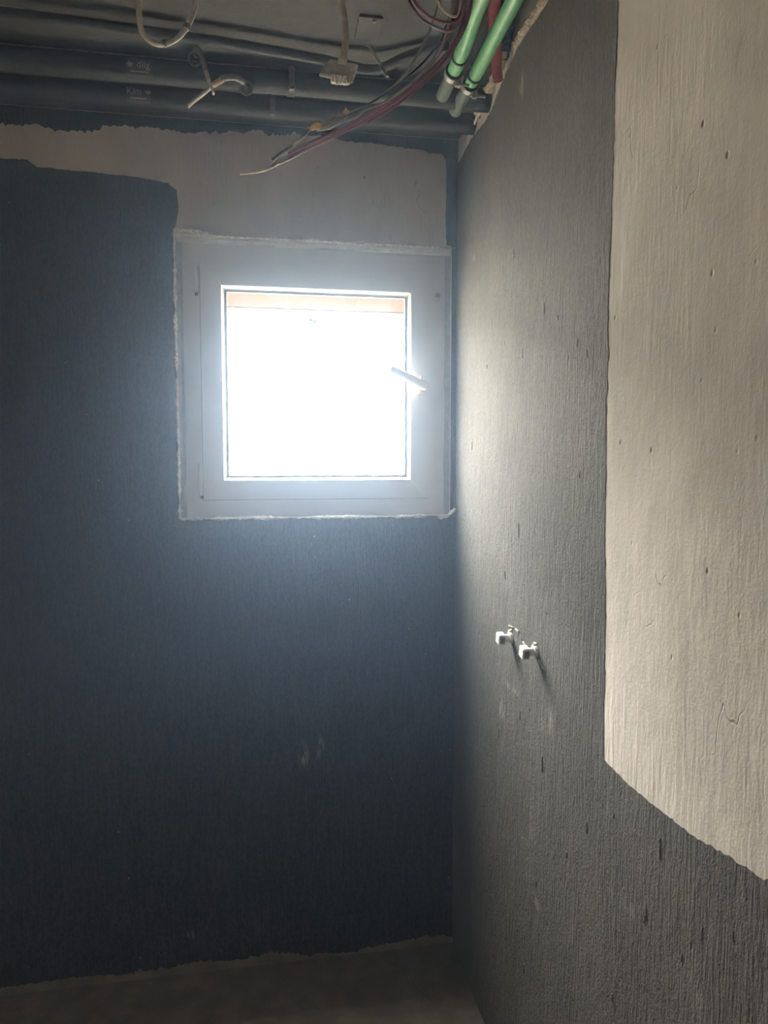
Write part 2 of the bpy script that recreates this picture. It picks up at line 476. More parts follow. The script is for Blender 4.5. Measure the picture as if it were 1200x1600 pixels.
# right wall
wall_right = tag(obj('wall_right', B((0, YF - .2, -.15), (.2, 0, 2.75)), 'plaster'), 'long side wall of beige trowelled plaster right of the window', 'wall', kind='structure')
tag(obj('wall_left', B((XL - .2, YF - .2, -.15), (XL, 0, 2.75)), 'plaster'), 'bare plaster wall opposite the charcoal side wall', 'wall', kind='structure')
tag(obj('wall_front', B((XL, YF - .2, -.15), (0, YF, 2.75)), 'plaster'), 'bare plaster wall facing the window from across the room', 'wall', kind='structure')
tag(obj('floor', B((XL, YF, -.15), (0, 0, 0)), 'floor'), 'dull brown screed floor', 'floor', kind='structure')

# ceiling slab with a narrow shaft left open along the side wall, where the conduits go up
SX, SY0, SY1 = -.062, -1.15, -.445
cb = bmesh.new()
O_ = [(XL, YF), (0, YF), (0, SY0), (SX, SY0), (SX, SY1), (0, SY1), (0, 0), (XL, 0)]
ceiling = tag(obj('ceiling', slab([(a, b) for a, b in O_], lambda a, b, d: (a, b, H + .2 - d), .2), 'ceiling'),
              'sooty dark concrete ceiling crossed by pipes and loose wires', 'ceiling', kind='structure')
sh = bmesh.new()
box(sh, (SX - .02, SY0 - .02, 2.75), (.02, SY1 + .02, 2.77)); box(sh, (SX - .02, SY0 - .02, 2.701), (SX - .001, SY1 + .02, 2.75))
box(sh, (SX, SY1 + .001, 2.701), (.0, SY1 + .02, 2.75)); box(sh, (SX, SY0 - .02, 2.701), (.0, SY0 - .001, 2.75))
obj('shaft_lining', sh, 'void', ceiling)
rf_ = bmesh.new(); box(rf_, (XL - .2, YF - .2, 2.78), (.25, WT, 2.9))
tag(obj('roof_slab', rf_, 'void'), 'concrete roof slab above the dark ceiling', 'roof', kind='structure')

tag(obj('ground', B((-40, WT, -.6), (40, 80, -.5)), 'ground'), 'plain ground outside the window', 'ground', kind='structure')

# white house across the yard; its brown eaves board is the band at the top of the glass
nb = thing('neighbouring_house', 'white house wall with a brown eaves board, blown out beyond the window glass', 'house', (-.3, 5.0, -.5))
obj('house_wall', B((-9, 5.06, -.5), (9, 9.0, 3.10)), 'house', nb)
obj('eaves_board', B((-9.3, 4.98, 3.012), (9.3, 5.05, 3.42), .004), 'fascia', nb)
obj('flat_roof', B((-9.3, 5.05, 3.101), (9.3, 9.2, 3.40)), 'house', nb)

# ---------------------------------------------------------------- charcoal coating with ragged edges
back = [(-1.745, 2.498, 0), (-.0002, 2.498, 0), (-.0002, .022, .006), (-.05, .034, .009), (-.141, .028, .008), (-.33, .010, .009), (-.45, .014, .010), (-.584, .040, .009), (-.70, .026, .009), (-.814, .034, .009), (-1.0, .022, .007), (-1.108, .030, .008), (-1.25, .026, .006), (-1.745, .026, 0),
        (-1.745, 2.362, .002), (-1.2690, 2.3582)+(.003,), (-1.2015, 2.3595)+(.003,), (-1.1762, 2.3411)+(.002,), (-1.0249, 2.3375)+(.0025,), (-0.8816, 2.3279)+(.002,), (-0.8354, 2.3222)+(.001,), (-0.8117, 2.3028)+(.0015,), (-0.8093, 2.2472)+(.0015,),
        (OX0 - .002, 2.196, 0), (OX0 - .002, OZ0 - .004, 0), (OX1 + .002, OZ0 - .004, 0), (OX1 + .002, 2.19, 0), (-.034, 2.192, .0015), (-0.0354, 2.4391)+(.002,), (-0.0492, 2.4565)+(.004,), (-0.1307, 2.4636)+(.004,), (-0.2979, 2.4716)+(.005,),
        (-0.4643, 2.4773)+(.011,), (-0.6174, 2.4765)+(.009,), (-0.8101, 2.4621)+(.010,), (-0.9377, 2.4679)+(.009,), (-1.0880, 2.4448)+(.009,), (-1.1291, 2.4383)+(.007,), (-1.1692, 2.4537)+(.007,), (-1.2657, 2.4480)+(.006,), (-1.745, 2.452, 0)]
back = [(max(a, -1.745), max(.002, b), c) for a, b, c in back]
obj('screed_upstand', B((XL + .002, -.0011, .0005), (-.003, .002, .075)), 'floor', wall_back)
obj('charcoal_coating', slab([(a, max(.0005, b)) for a, b in jag(back, 3)], lambda a, b, d: (a, -d, b), .0018), 'coat_back_shaded', wall_back)

side = [(-.0002, .002, 0), (-.0002, 2.425, .003), (-0.1314, 2.4429)+(.004,), (-0.2649, 2.4333)+(.006,), (-0.3175, 2.4381)+(.005,), (-0.3618, 2.4574)+(.004,), (-0.4360, 2.4743)+(.003,), (-0.5001, 2.4893)+(.003,), (-0.5792, 2.4894)+(.003,), (-.66, 2.485, .003), (-.80, 2.494, .002),
        (-.972, 2.497, .0025), (-0.9774, 2.3088)+(.003,), (-0.9752, 2.1673)+(.0025,), (-0.9720, 2.0443)+(.0025,), (-0.9707, 1.8755)+(.003,), (-0.9687, 1.7683)+(.004,), (-0.9700, 1.6372)+(.003,), (-0.9734, 1.4597)+(.0025,), (-0.9802, 1.3087)+(.004,), (-0.9830, 1.2468)+(.003,), (-0.9845, 1.1097)+(.002,),
        (-0.9884, 1.0231)+(.002,), (-1.0800, 1.0163)+(.003,), (-1.1838, 1.0204)+(.003,), (-1.2636, 1.0244)+(.003,), (-1.3319, 1.0396)+(.003,), (-1.4028, 1.0500)+(.003,), (-1.9, 1.06, .003), (-2.845, 1.05, 0), (-2.845, .002, 0)]
obj('charcoal_coating', slab(jag(side, 11), lambda a, b, d: (-d, a, b), .0012), 'coat_right_lit', wall_right)


# ---------------------------------------------------------------- broken plaster around the window opening
e = .004
obj('broken_plaster_edge', crumbs([(OX0 - .004, -e, OZ1 + .004), (-.6, -e, OZ1 + .003), (-.3, -e, OZ1 + .004), (OX1 + .012, -e, OZ1 + .003)], .0062, 1, flat=(.8, .9), lump=1.0), 'crumb', wall_back)
obj('broken_plaster_edge', crumbs([(OX0 - .003, -e * .5, OZ1 + .006), (OX0 - .004, -e * .5, 1.8), (OX0 - .002, -e * .5, OZ0 - .002)], .0062, 2, flat=(.8, .8), lump=1.0), 'crumb', wall_back)
obj('broken_plaster_edge', crumbs([(OX0, -e * .5, OZ0 - .002), (-.4, -e * .5, OZ0 - .003), (-.15, -e * .5, OZ0 - .004), (OX1 + .008, -e * .5, OZ0 + .002)], .0066, 3, flat=(.8, .8), lump=1.0), 'crumb', wall_back)
obj('plaster_clump', crumbs([(-.055, -.005, OZ0 - .010), (-.03, -.007, OZ0 - .004), (-.012, -.008, OZ0 + .008), (-.004, -.008, OZ0 + .02)], .011, 4), 'crumb', wall_back)
obj('plaster_clump', crumbs([(OX0 - .004, -.004, OZ1 + .01), (OX0 + .02, -.006, OZ1 + .016), (OX0 + .09, -.004, OZ1 + .010)], .007, 6), 'crumb', wall_back)
# ribbed plaster bead under the head of the opening
ribs = bmesh.new()
n_ = 220
prev = None
for i in range(n_ + 1):
    x = OX0 + .002 + (OX1 - OX0 - .004) * i / n_
    dz = .0008 * (1 if i % 2 else -1) * (.4 + .6 * abs(noise.noise(Vector((x * 9, 0, 2))))) - (.002 if noise.noise(Vector((x * 14, 5, 2))) > .45 else 0)
    row = [ribs.verts.new((x, yy, OZ1 - zz + dz * k)) for yy, zz, k in ((.0, -.001, 0), (.0005, .006, 1), (.005, .013, 1), (.012, .016, 1), (.020, .012, .5), (.028, .005, 0), (.034, .002, 0))]
    if prev:
        for k in range(6): ribs.faces.new((prev[k], prev[k + 1], row[k + 1], row[k]))
    prev = row
obj('ribbed_plaster_bead', ribs, 'bead_plaster', wall_back)

# sloping plaster fillets between the wall face and the window frame
fb = bmesh.new(); prev = None
for i in range(81):
    z = OZ0 + (OZ1 - OZ0) * i / 80
    w_ = .014 + .003 * noise.noise(Vector((3, 1, z * 12)))
    row = [fb.verts.new(q) for q in ((OX0 - .001, -.001, z), (OX0 + .008, .010 + .002 * noise.noise(Vector((0, 0, z * 40))), z), (OX0 + w_, .0335, z), (OX0 - .001, .0335, z))]
    if prev:
        for k in range(3): fb.faces.new((prev[k], prev[k + 1], row[k + 1], row[k]))
    prev = row
obj('plaster_fillet', fb, 'fillet', wall_back)
fb = bmesh.new(); prev = None
for i in range(81):
    z = OZ0 + (OZ1 - OZ0) * i / 80
    w_ = .010 + .003 * noise.noise(Vector((7, 1, z * 12)))
    row = [fb.verts.new(q) for q in ((OX1 + .001, -.001, z), (OX1 - w_, .0335, z), (OX1 + .001, .0335, z))]
    if prev:
        for k in range(2): fb.faces.new((prev[k], prev[k + 1], row[k + 1], row[k]))
    prev = row
obj('plaster_fillet', fb, 'fillet', wall_back)

# ---------------------------------------------------------------- window
win = thing('window_1', 'small square white plastic window with bright blank glass', 'window', (-.42, .1, OZ0), kind='structure')
FO = (OX0, OX1, OZ0, OZ1)
SO = (-0.7548, -0.0813, 1.4345, 2.1122)
SI = (-0.6962, -0.1380, 1.4910, 2.0525)
GI = (-0.6835, -0.1502, 1.5033, 2.0408)
FI = (SO[0] + .018, SO[1] - .018, SO[2] + .018, SO[3] - .018)
for s in ('left', 'top', 'right', 'bottom'):
    obj('frame_member', frame_member(FO, FI, s, .034, .092), 'upvc', win)
for s in ('left', 'top', 'right', 'bottom'):
    obj('sash_member', frame_member(SO, SI, s, .018, .078), 'upvc', win)
for s in ('left', 'top', 'right', 'bottom'):
    obj('glazing_bead', frame_member(SI, GI, s, .0205, .0515, .0495, .0006), 'bead', win)
gk = bmesh.new()
g2 = (GI[0] + .002, GI[1] - .002, GI[2] + .002, GI[3] - .002)
for lo, hi in (((GI[0], .038, GI[2]), (g2[0], .05, GI[3])), ((g2[1], .038, GI[2]), (GI[1], .05, GI[3])), ((g2[0], .038, GI[2]), (g2[1], .05, g2[2])), ((g2[0], .038, g2[3]), (g2[1], .05, GI[3]))):
    box(gk, lo, hi)
obj('gasket', gk, 'gasket', win)
sg = bmesh.new(); w = .003
for lo, hi in (((SO[0] - w, .0325, SO[2] - w), (SO[0], .035, SO[3] + w)), ((SO[1], .0325, SO[2] - w), (SO[1] + w, .035, SO[3] + w)), ((SO[0], .0325, SO[2] - w), (SO[1], .035, SO[2])), ((SO[0], .0325, SO[3]), (SO[1], .035, SO[3] + w))):
    box(sg, lo, hi)
obj('sash_seal', sg, 'seal', win)
pane = obj('pane', B((GI[0] - .005, .0530, GI[2] - .005), (GI[1] + .005, .0570, GI[3] + .005)), 'glass', win)
# speck stuck on the glass
fl = T([(-.4415, .0445, 1.9705), (-.432, .0435, 1.9650), (-.4225, .0445, 1.960)], .0076, 8, 4, rf=lambda i, n: .65 + .6 * abs(i / (n - 1) - .5) * 2)
obj('speck', fl, 'fly', pane)
# hinge covers
for z0, z1, x in ((2.030, 2.105, -.7655), (1.446, 1.540, -.7615)):
    h_ = T([(x, .024, z0), (x, .024, z1)], .0075, 12, 4)
    hg = obj('hinge_cover', h_, 'upvc', win)
    obj('hinge_pin', T([(x, .024, z0 - .008), (x, .024, z0)], .0048, 10, 2), 'zinc_dark', hg)
# handle
hx, hz = -.1075, 1.7715
hd = obj('handle', cyl(cyl(bmesh.new(), (hx, 0.017, hz), (hx, -0.022, hz), .0095, 16), (hx, -0.016, hz), (hx, -0.028, hz), .0115, 16), 'handle', win, True)
pl = bmesh.new()
box(pl, (hx - .014, 0.009, hz - .034), (hx + .014, 0.018, hz + .034), .0)
bmesh.ops.bevel(pl, geom=[e_ for e_ in pl.edges if abs(e_.verts[0].co.y - e_.verts[1].co.y) > .005], offset=.0125, segments=6, affect='EDGES')
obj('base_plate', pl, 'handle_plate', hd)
obj('grip', T([(hx + .007, -0.026, hz - .002), (hx - .004, -0.029, hz + .002), (hx - .025, -0.034, hz + .011), (hx - .060, -0.038, hz + .026), (hx - .106, -0.040, hz + .046)], .0150, 14, 6, flat=.85), 'handle', hd, True)
# drilled fixing hole with grey cap on the right jamb
hb = bmesh.new()
cyl(hb, (-.0515, .0345, 2.0500), (-.0515, .0325, 2.0500), .0075, 14)
cyl(hb, (-.0515, .0345, 2.0420), (-.0515, .0326, 2.0420), .0045, 10)
obj('fixing_cap', hb, 'zinc_dark', win)

# ---------------------------------------------------------------- wall plugs in the charcoal side wall
def wall_plug(y, z, label, seed):
    t = thing('pipe_plug', label, 'plug', (0, y, z), 'white pipe plugs in the side wall')
    bm = bmesh.new(); cyl(bm, (-.001, y, z), (-.008, y, z), .0125, 16); cyl(bm, (-.008, y, z), (-.022, y, z), .0095, 16)
    obj('threaded_neck', bm, 'plug', t)
    hbm = bmesh.new(); box(hbm, (-.037, y - .0125, z - .0125), (-.020, y + .0125, z + .0125), .0015)
    bmesh.ops.rotate(hbm, verts=hbm.verts, cent=(-.03, y, z), matrix=Matrix.Rotation(.18, 3, 'X'))
    sq = obj('square_head', hbm, 'plug', t)
    sk = bmesh.new(); box(sk, (-.0335, y - .0132, z - .0085), (-.0215, y - .0120, z + .0080))
    bmesh.ops.rotate(sk, verts=sk.verts, cent=(-.03, y, z), matrix=Matrix.Rotation(.18, 3, 'X'))
    obj('dark_side_plate', sk, 'plug_dark', sq)  # thin dark plate on the room-facing side of the head
    obj('torn_rim', crumbs([(-.002, y - .004, z + .019), (-.003, y + .010, z + .017), (-.002, y + .018, z + .006)], .0045, seed), 'crumb', t)
wall_plug(-.515, 1.124, 'white square-headed pipe plug nearer the window in the charcoal wall', 21)
wall_plug(-.672, 1.132, 'white square-headed pipe plug farther from the window, nearer the beige plaster', 22)
for i, (q0, q1, r_) in enumerate((((-.500, 1.150), (-.532, 1.153), .0026), ((-.545, 1.153), (-.566, 1.151), .0020), ((-.575, 1.148), (-.588, 1.137), .0022), ((-.596, 1.134), (-.612, 1.128), .0026), ((-.690, 1.118), (-.715, 1.106), .0020), ((-.560, 1.082), (-.568, 1.100), .0022))):
    obj('chipped_ridge', crumbs([(-.003, q0[0], q0[1]), (-.0035, (q0[0] + q1[0]) / 2, (q0[1] + q1[1]) / 2 + .001), (-.003, q1[0], q1[1])], r_, 23 + i, seg=6), 'chip', wall_right)

# hardened drips and lumps standing out of the side wall's coating
rd = random.Random(77)
for i in range(46):
    y = -rd.uniform(.22, 1.45); z = rd.uniform(.30, 1.0) if i < 34 else rd.uniform(1.2, 2.2)
    if i >= 34: y = -rd.uniform(.1, .9)
    L = rd.choice((.006, .008, .010, .014, .022, .034)); r_ = rd.uniform(.0011, .0022)
    lean = rd.uniform(-.15, .15)
    obj('coating_drip', crumbs([(-.0012, y, z), (-.0016, y + lean * L * .5, z - L * .5), (-.0018, y + lean * L, z - L)], r_, 50 + i, seg=6, lump=.5), 'coat_right_lit', wall_right)

# ---------------------------------------------------------------- insulated pipes under the ceiling
def insulated_pipe(y, z, r, label, word, side, arrow_left, px, pmat):
    t = thing('insulated_pipe', label, 'pipe', (-.9, y, z), 'black insulated pipes along the window wall')
    path = [Vector((XL + .002 + (abs(XL) - .004 - 0.0) * i / 60, y + .003 * noise.noise(Vector((i * .2, y * 9, 0))), z)) for i in range(61)]
    obj('insulation', tube(bmesh.new(), path, r, 20, wob=.03), 'foam', t, True)
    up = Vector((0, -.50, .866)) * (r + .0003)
    obj('pale_edge', tube(bmesh.new(), [p + up for p in path], .0022, 6, wob=.5), 'pale_edge', t)  # added pale strip gives the dusty upper edge its bright line
    # flow sticker with its print, bent round the camera side of the pipe
    st = bmesh.new(); w = .058
    rows = []
    for a in range(0, 9):
        ang = math.radians(150 + (238 - 150) * a / 8)
        rows.append([st.verts.new((px + dx, y + math.cos(ang) * (r + .0009), z + math.sin(ang) * (r + .0009))) for dx in (-w / 2, w / 2)])
    for a in range(8): st.faces.new((rows[a][0], rows[a][1], rows[a + 1][1], rows[a + 1][0]))
    sk = obj('flow_sticker', st, 'sticker', t)
    fc = bpy.data.curves.new('print', 'FONT'); fc.body = word; fc.size = .022; fc.align_x = 'CENTER'; fc.align_y = 'CENTER'; fc.resolution_u = 2
    fo = bpy.data.objects.new('print', fc); COL.objects.link(fo)
    me = bpy.data.meshes.new_from_object(fo.evaluated_get(bpy.context.evaluated_depsgraph_get()))
    bpy.data.objects.remove(fo)
    bm = bmesh.new(); bm.from_mesh(me)
    ax = -.021 if arrow_left else .023
    sgn = -1 if arrow_left else 1
    for v in bm.verts: v.co.x += -ax * .45
    av = [bm.verts.new((ax + sgn * q[0], q[1], 0)) for q in ((-.007, .003), (0, .003), (0, .007), (.008, 0), (0, -.007), (0, -.003), (-.007, -.003))]
    bm.faces.new(av)
    # thin second line under the word
    uv_ = [bm.verts.new(q) for q in ((-.02, -.016, 0), (.02, -.016, 0), (.02, -.0135, 0), (-.02, -.0135, 0))]
    bm.faces.new(uv_)
    bmesh.ops.triangulate(bm, faces=bm.faces)
    for _ in range(3):
        bmesh.ops.subdivide_edges(bm, edges=[e_ for e_ in bm.edges if e_.calc_length() > .0035], cuts=1)
    rr = r + .0014
    for v in bm.verts:
        ang = math.radians(183) - v.co.y / rr
        v.co = Vector((px + v.co.x, y + math.cos(ang) * rr, z + math.sin(ang) * rr))
    obj('print', bm, pmat, sk)
    return t
insulated_pipe(-.299, 2.469, .027, 'black insulated ceiling pipe farther from the window wall, arrow sticker pointing left', 'dllg', 1, True, -.858, 'print_red')
insulated_pipe(-.170, 2.469, .027, 'black insulated ceiling pipe closest to the window wall, arrow sticker pointing right', 'Kim', 1, False, -.880, 'print_blue')

# dark sagging conduit in front of the pipes
t = thing('sagging_conduit', 'thin dark conduit sagging along the ceiling in front of the insulated pipes', 'conduit', (-.7, -.44, 2.47))
cp = [(-1.7, -.50, 2.478), (-1.1, -.468, 2.476), (-.74, -.446, 2.474), (-.57, -.428, 2.473), (-.44, -.412, 2.471), (-.345, -.40, 2.466), (-.30, -.405, 2.468), (-.24, -.45, 2.480), (-.16, -.49, 2.486)]
obj('sheath', T(cp, .0105, 10, 8), 'foam', t, True)
obj('dusty_ridge', T([(x, y - .006, z + .0085) for x, y, z in cp], .0016, 6, 8, wob=.5), 'pale_edge', t)

# hanger clips with bolts on the insulated pipes
def hanger(x, y, z, label, ln):
    t = thing('pipe_clamp', label, 'clamp', (x, y, z), 'sooty clamps on the insulated pipes')
    obj('band', ring_band(bmesh.new(), (x, y, z), (1, 0, 0), .0278, .0298, .018), 'foam', t)
    yy = y - .034
    bm = bmesh.new(); box(bm, (x - .007, yy - .003, z - ln), (x + .007, yy + .003, z + .018), .001)
    obj('lug', bm, 'zinc_dark', t)
    for zz in (z + .012, z - ln + .006):
        b2 = bmesh.new(); cyl(b2, (x, yy - .012, zz), (x, yy - .003, zz), .0085, 6); cyl(b2, (x, yy - .016, zz), (x, yy - .012, zz), .0045, 10)
        obj('bolt', b2, 'zinc_dark', t)
hanger(-.506, -.299, 2.469, 'sooty bolted clamp on the front insulated pipe, left of the hanging terminal plate', .034)
hanger(-.549, -.170, 2.469, 'sooty bolted clamp on the rear insulated pipe close to the wall', .036)

# ---------------------------------------------------------------- green water pipes
def green_pipe(path_g, path_d, rings, clamp, label):
    t = thing('water_pipe', label, 'pipe', path_g[-1], 'green pipes beside the side wall')
    obj('green_section', T(path_g, .0165, 18, 8), 'green', t, True)
    obj('painted_section', T(path_d, .0160, 18, 8), 'green_dirty', t, True)
    for c, ax in rings:
        obj('black_ring', ring_band(bmesh.new(), c, ax, .0163, .0185, .006, 24), 'rubber', t)
    return t
ax1 = (-.03, 1, 0)
gp1 = [(-.158, -1.6, 2.452), (-.156, -1.0, 2.454), (-.152, -.708, 2.455), (-.143, -.602, 2.456), (-.137, -.50, 2.455), (-.135, -.455, 2.455)]
gd1 = [(-.135, -.455, 2.455), (-.134, -.38, 2.455), (-.133, -.331, 2.455)]
green_pipe(gp1, gd1, [((-.1372, -.505, 2.455), (.1, 1, 0))], None, 'green plastic water pipe on the left, beside the purple wires')
gp2 = [(-.090, -1.6, 2.455), (-.088, -1.0, 2.455), (-.087, -.719, 2.455), (-.082, -.50, 2.455), (-.081, -.412, 2.455)]
gd2 = [(-.081, -.412, 2.455), (-.081, -.33, 2.455), (-.081, -.262, 2.455)]
green_pipe(gp2, gd2, [((-.0812, -.438, 2.455), (0, 1, 0))], None, 'green plastic water pipe on the right, nearer the charcoal side wall')

def pipe_clamp(c, label):
    t = thing('pipe_clamp', label, 'clamp', c, 'metal clamps on the green pipes')
    obj('rubber_lining', ring_band(bmesh.new(), c, (0, 1, 0), .0167, .0200, .020), 'rubber', t)
    obj('metal_band', ring_band(bmesh.new(), c, (0, 1, 0), .0201, .0216, .016), 'zinc', t)
    x, y, z = c
    bm = bmesh.new(); box(bm, (x + .012, y - .008, z - .031), (x + .018, y + .008, z - .016), .001)
    obj('lug', bm, 'zinc', t)
    b2 = bmesh.new(); cyl(b2, (x - .000, y - .002, z - .026), (x + .038, y - .002, z - .026), .0032, 10); cyl(b2, (x + .004, y - .002, z - .026), (x + .011, y - .002, z - .026), .0068, 6)
    obj('screw', b2, 'zinc', t)
    obj('stud', cyl(bmesh.new(), (x, y, z + .021), (x, y, H), .004, 10), 'zinc', t)
pipe_clamp((-.1347, -.44, 2.455), 'metal clamp with side screw on the left green pipe')
pipe_clamp((-.081, -.395, 2.455), 'metal clamp with side screw on the right green pipe')
tag(obj('wooden_shim', B((-.118, -.40, 2.462), (-.088, -.385, 2.472), .001), 'cable'), 'small pale batten lying between the two green pipes', 'batten')

# ---------------------------------------------------------------- corrugated conduits
def corrugated(pts, r, mat, name, label, cat='conduit', pitch=.0042):
    path = smooth_path(pts, 30)
    # resample
    L = 0; out = [path[0]]; acc = 0
    for a, b in zip(path, path[1:]):
        d = (b - a).length; s = 0
        while acc + (d - s) >= pitch / 4:
            s += pitch / 4 - acc; acc = 0
            out.append(a.lerp(b, s / d))
        acc += d - s
    bm = tube(bmesh.new(), out, r, 14, rf=lambda i, n: (1.0, 1.0, .84, .84)[i % 4])
    return tag(obj(name, bm, mat), label, cat)
corrugated([(-.124, -.86, 2.487), (-.118, -.71, 2.4865), (-.090, -.60, 2.4868), (-.055, -.515, 2.4868), (-.033, -.45, 2.478), (-.020, -.425, 2.455)], .0125, 'red', 'corrugated_conduit', 'red corrugated conduit passing behind the right green pipe')
corrugated([(-.016, -.47, 2.50), (-.020, -.50, 2.535), (-.03, -.58, 2.60), (-.03, -.66, 2.69)], .011, 'blue', 'corrugated_conduit', 'dark blue corrugated conduit inside the gap above the side wall')

# broken bare plaster along the head of the side wall
obj('broken_plaster_edge', crumbs([(-.004, -.10, 2.452), (-.008, -.17, 2.458), (-.010, -.25, 2.468)], .007, 31, flat=(1, .6)), 'crumb', wall_right)
obj('broken_plaster_edge', crumbs([(-.006, -.22, 2.474), (-.012, -.28, 2.480), (-.014, -.34, 2.483), (-.012, -.39, 2.492)], .017, 32, lump=.6), 'crumb_tan', wall_right)
obj('broken_plaster_edge', crumbs([(-.010, -.38, 2.493), (-.012, -.42, 2.503), (-.018, -.46, 2.515)], .014, 33), 'crumb_tan', wall_right)
obj('broken_plaster_edge', crumbs([(-.003, -.47, 2.508), (-.004, -.54, 2.505), (-.002, -.60, 2.502), (-.003, -.70, 2.498), (-.003, -.85, 2.498)], .011, 34), 'crumb_tan', wall_right)

# ---------------------------------------------------------------- hanging cables
def to_ceiling(pts):
    """carry the ends that start near the slab up into it"""
    pts = [tuple(p) for p in pts]
    if pts[0][2] > 2.36: pts.insert(0, (pts[0][0] + .004, pts[0][1] - .006, H + .002))
    if pts[-1][2] > 2.36: pts.append((pts[-1][0] + .004, pts[-1][1] - .006, H + .002))
    return pts

def cable(name, pts, r, mat, label, cat='cable', group=None, n=8, **kw):
    return tag(obj(name, T(to_ceiling(pts) if cat == 'wire' else pts, r, 10, n, **kw), mat, None, True), label, cat, group)

lp = thing('looped_cable', 'thick dusty cable hanging from the ceiling in a loop at the upper left', 'cable', (-0.7581, -0.8000, 2.2623))
obj('cable_sheath', T(to_ceiling([(-0.7886, -0.8000, 2.3960), (-0.7870, -0.8000, 2.3339), (-0.7866, -0.8000, 2.3079), (-0.7837, -0.7950, 2.2869), (-0.7730, -0.7900, 2.2759), (-0.7589, -0.7850, 2.2726), (-0.7421, -0.7800, 2.2790), (-0.7224, -0.7800, 2.2927), (-0.7067, -0.7800, 2.3146), (-0.6964, -0.7800, 2.3403), (-0.6927, -0.7800, 2.3611), (-0.6912, -0.7850, 2.4166)]), .0052, 10, 8), 'cable', lp, True)
for a, b in (((-0.7112, -0.7800, 2.3056), (-0.7078, -0.7800, 2.3124)), ((-0.7505, -0.7830, 2.2744), (-0.7463, -0.7820, 2.2765))):
    obj('knot', cyl(bmesh.new(), a, b, .0064, 10), 'cable_dark', lp)

# two short cable ends crossing each other
def cable_end(ring_c, pts, tip, label, rs=.0068):
    t = thing('cable_stub', label, 'cable', ring_c, 'short cable ends crossing under the pipes')
    c = Vector(ring_c)
    ax = Vector((0, -.85, -.5))
    obj('gland', ring_band(bmesh.new(), c, ax, .010, .0165, .014, 20), 'zinc_dark', t)
    obj('gland_nut', ring_band(bmesh.new(), c + ax.normalized() * .012, ax, .0085, .0125, .012, 6), 'rubber', t)
    obj('sheath', T(pts, rs, 10, 8), 'cable_dark', t, True)
    obj('bare_sheath', T(tip[0], rs * .93, 10, 6), 'copper_sheath', t, True)
    obj('flat_tip', T(tip[1], rs * 1.05, 10, 6, flat=.55), 'cable', t, True)
cable_end((-0.7299, -0.3450, 2.4824), [(-0.7265, -0.3520, 2.4819), (-0.7280, -0.3660, 2.4913), (-0.7202, -0.3740, 2.4891), (-0.7102, -0.3800, 2.4657), (-0.7034, -0.3820, 2.4372)],
          ([(-0.7034, -0.3820, 2.4400), (-0.6965, -0.3840, 2.4171)], [(-0.6965, -0.3840, 2.4185), (-0.6910, -0.3860, 2.4025), (-0.6868, -0.3880, 2.3864)]), 'grey cable end dropping from the front insulated pipe', .0055)
cable_end((-0.6139, -0.3220, 2.4375), [(-0.6138, -0.3280, 2.4360), (-0.6223, -0.3450, 2.4415), (-0.6412, -0.3550, 2.4435), (-0.6630, -0.3600, 2.4377), (-0.6717, -0.3620, 2.4331)],
          ([(-0.6673, -0.3610, 2.4339), (-0.6878, -0.3640, 2.4179)], [(-0.6863, -0.3640, 2.4194), (-0.7096, -0.3660, 2.3965), (-0.7359, -0.3660, 2.3744), (-0.7462, -0.3660, 2.3636)]), 'grey cable end arching from lower on the front insulated pipe and flattening to the left', .0070)

# terminal plate hanging on its cable
tp = thing('terminal_plate', 'pale plastic terminal plate dangling on a grey cable from the ceiling', 'terminal plate', (-0.4431, -0.7800, 2.2591))
obj('cable', T(to_ceiling([(-0.4580, -0.8000, 2.4437), (-0.4446, -0.7900, 2.3973), (-0.4362, -0.7860, 2.3676), (-0.4303, -0.7840, 2.3362), (-0.4307, -0.7860, 2.3017), (-0.4360, -0.7900, 2.2702)]), .0062, 12, 8), 'cable', tp, True)
pc = [Vector(p) for p in ((-0.4567, -0.7650, 2.2870), (-0.4033, -0.7650, 2.2817), (-0.4174, -0.7900, 2.2372), (-0.4790, -0.7900, 2.2453))]
nrm = (pc[1] - pc[0]).cross(pc[3] - pc[0]).normalized()
if nrm.y > 0: nrm = -nrm
bm = bmesh.new()
fv = [bm.verts.new(p) for p in pc]; kv = [bm.verts.new(p - nrm * .006) for p in pc]
bm.faces.new(fv); bm.faces.new(kv[::-1])
for i in range(4): bm.faces.new((fv[i], kv[i], kv[(i + 1) % 4], fv[(i + 1) % 4]))
bmesh.ops.bevel(bm, geom=list(bm.edges), offset=.0015, segments=2, affect='EDGES')
obj('plate', bm, 'plate', tp)
for q in ((.14, .35), (.84, .42)):
    p = pc[0].lerp(pc[1], q[0]).lerp(pc[3].lerp(pc[2], q[0]), q[1])
    obj('screw_hole', cyl(bmesh.new(), p - nrm * .001, p + nrm * .0012, .0028, 10), 'terminal', tp)
p = Vector((-0.4360, -0.7900, 2.2702))
obj('cable_collar', cyl(bmesh.new(), Vector((-0.4357, -0.7880, 2.2757)), Vector((-0.4365, -0.7840, 2.2677)), .0085, 12), 'plate', tp)
for a, b, w in (((-0.4533, -0.7880, 2.2463), (-0.4536, -0.7900, 2.2319), 0.0028), ((-0.4464, -0.7880, 2.2458), (-0.4467, -0.7900, 2.2292), 0.0024), ((-0.4405, -0.7880, 2.2452), (-0.4408, -0.7900, 2.2297), 0.0024), ((-0.4324, -0.7880, 2.2448), (-0.4327, -0.7900, 2.2304), 0.0036), ((-0.4254, -0.7880, 2.2443), (-0.4257, -0.7900, 2.2321), 0.0026)):
    obj('terminal_pin', cyl(bmesh.new(), a, b, w, 8), 'terminal', tp)
bm = bmesh.new()
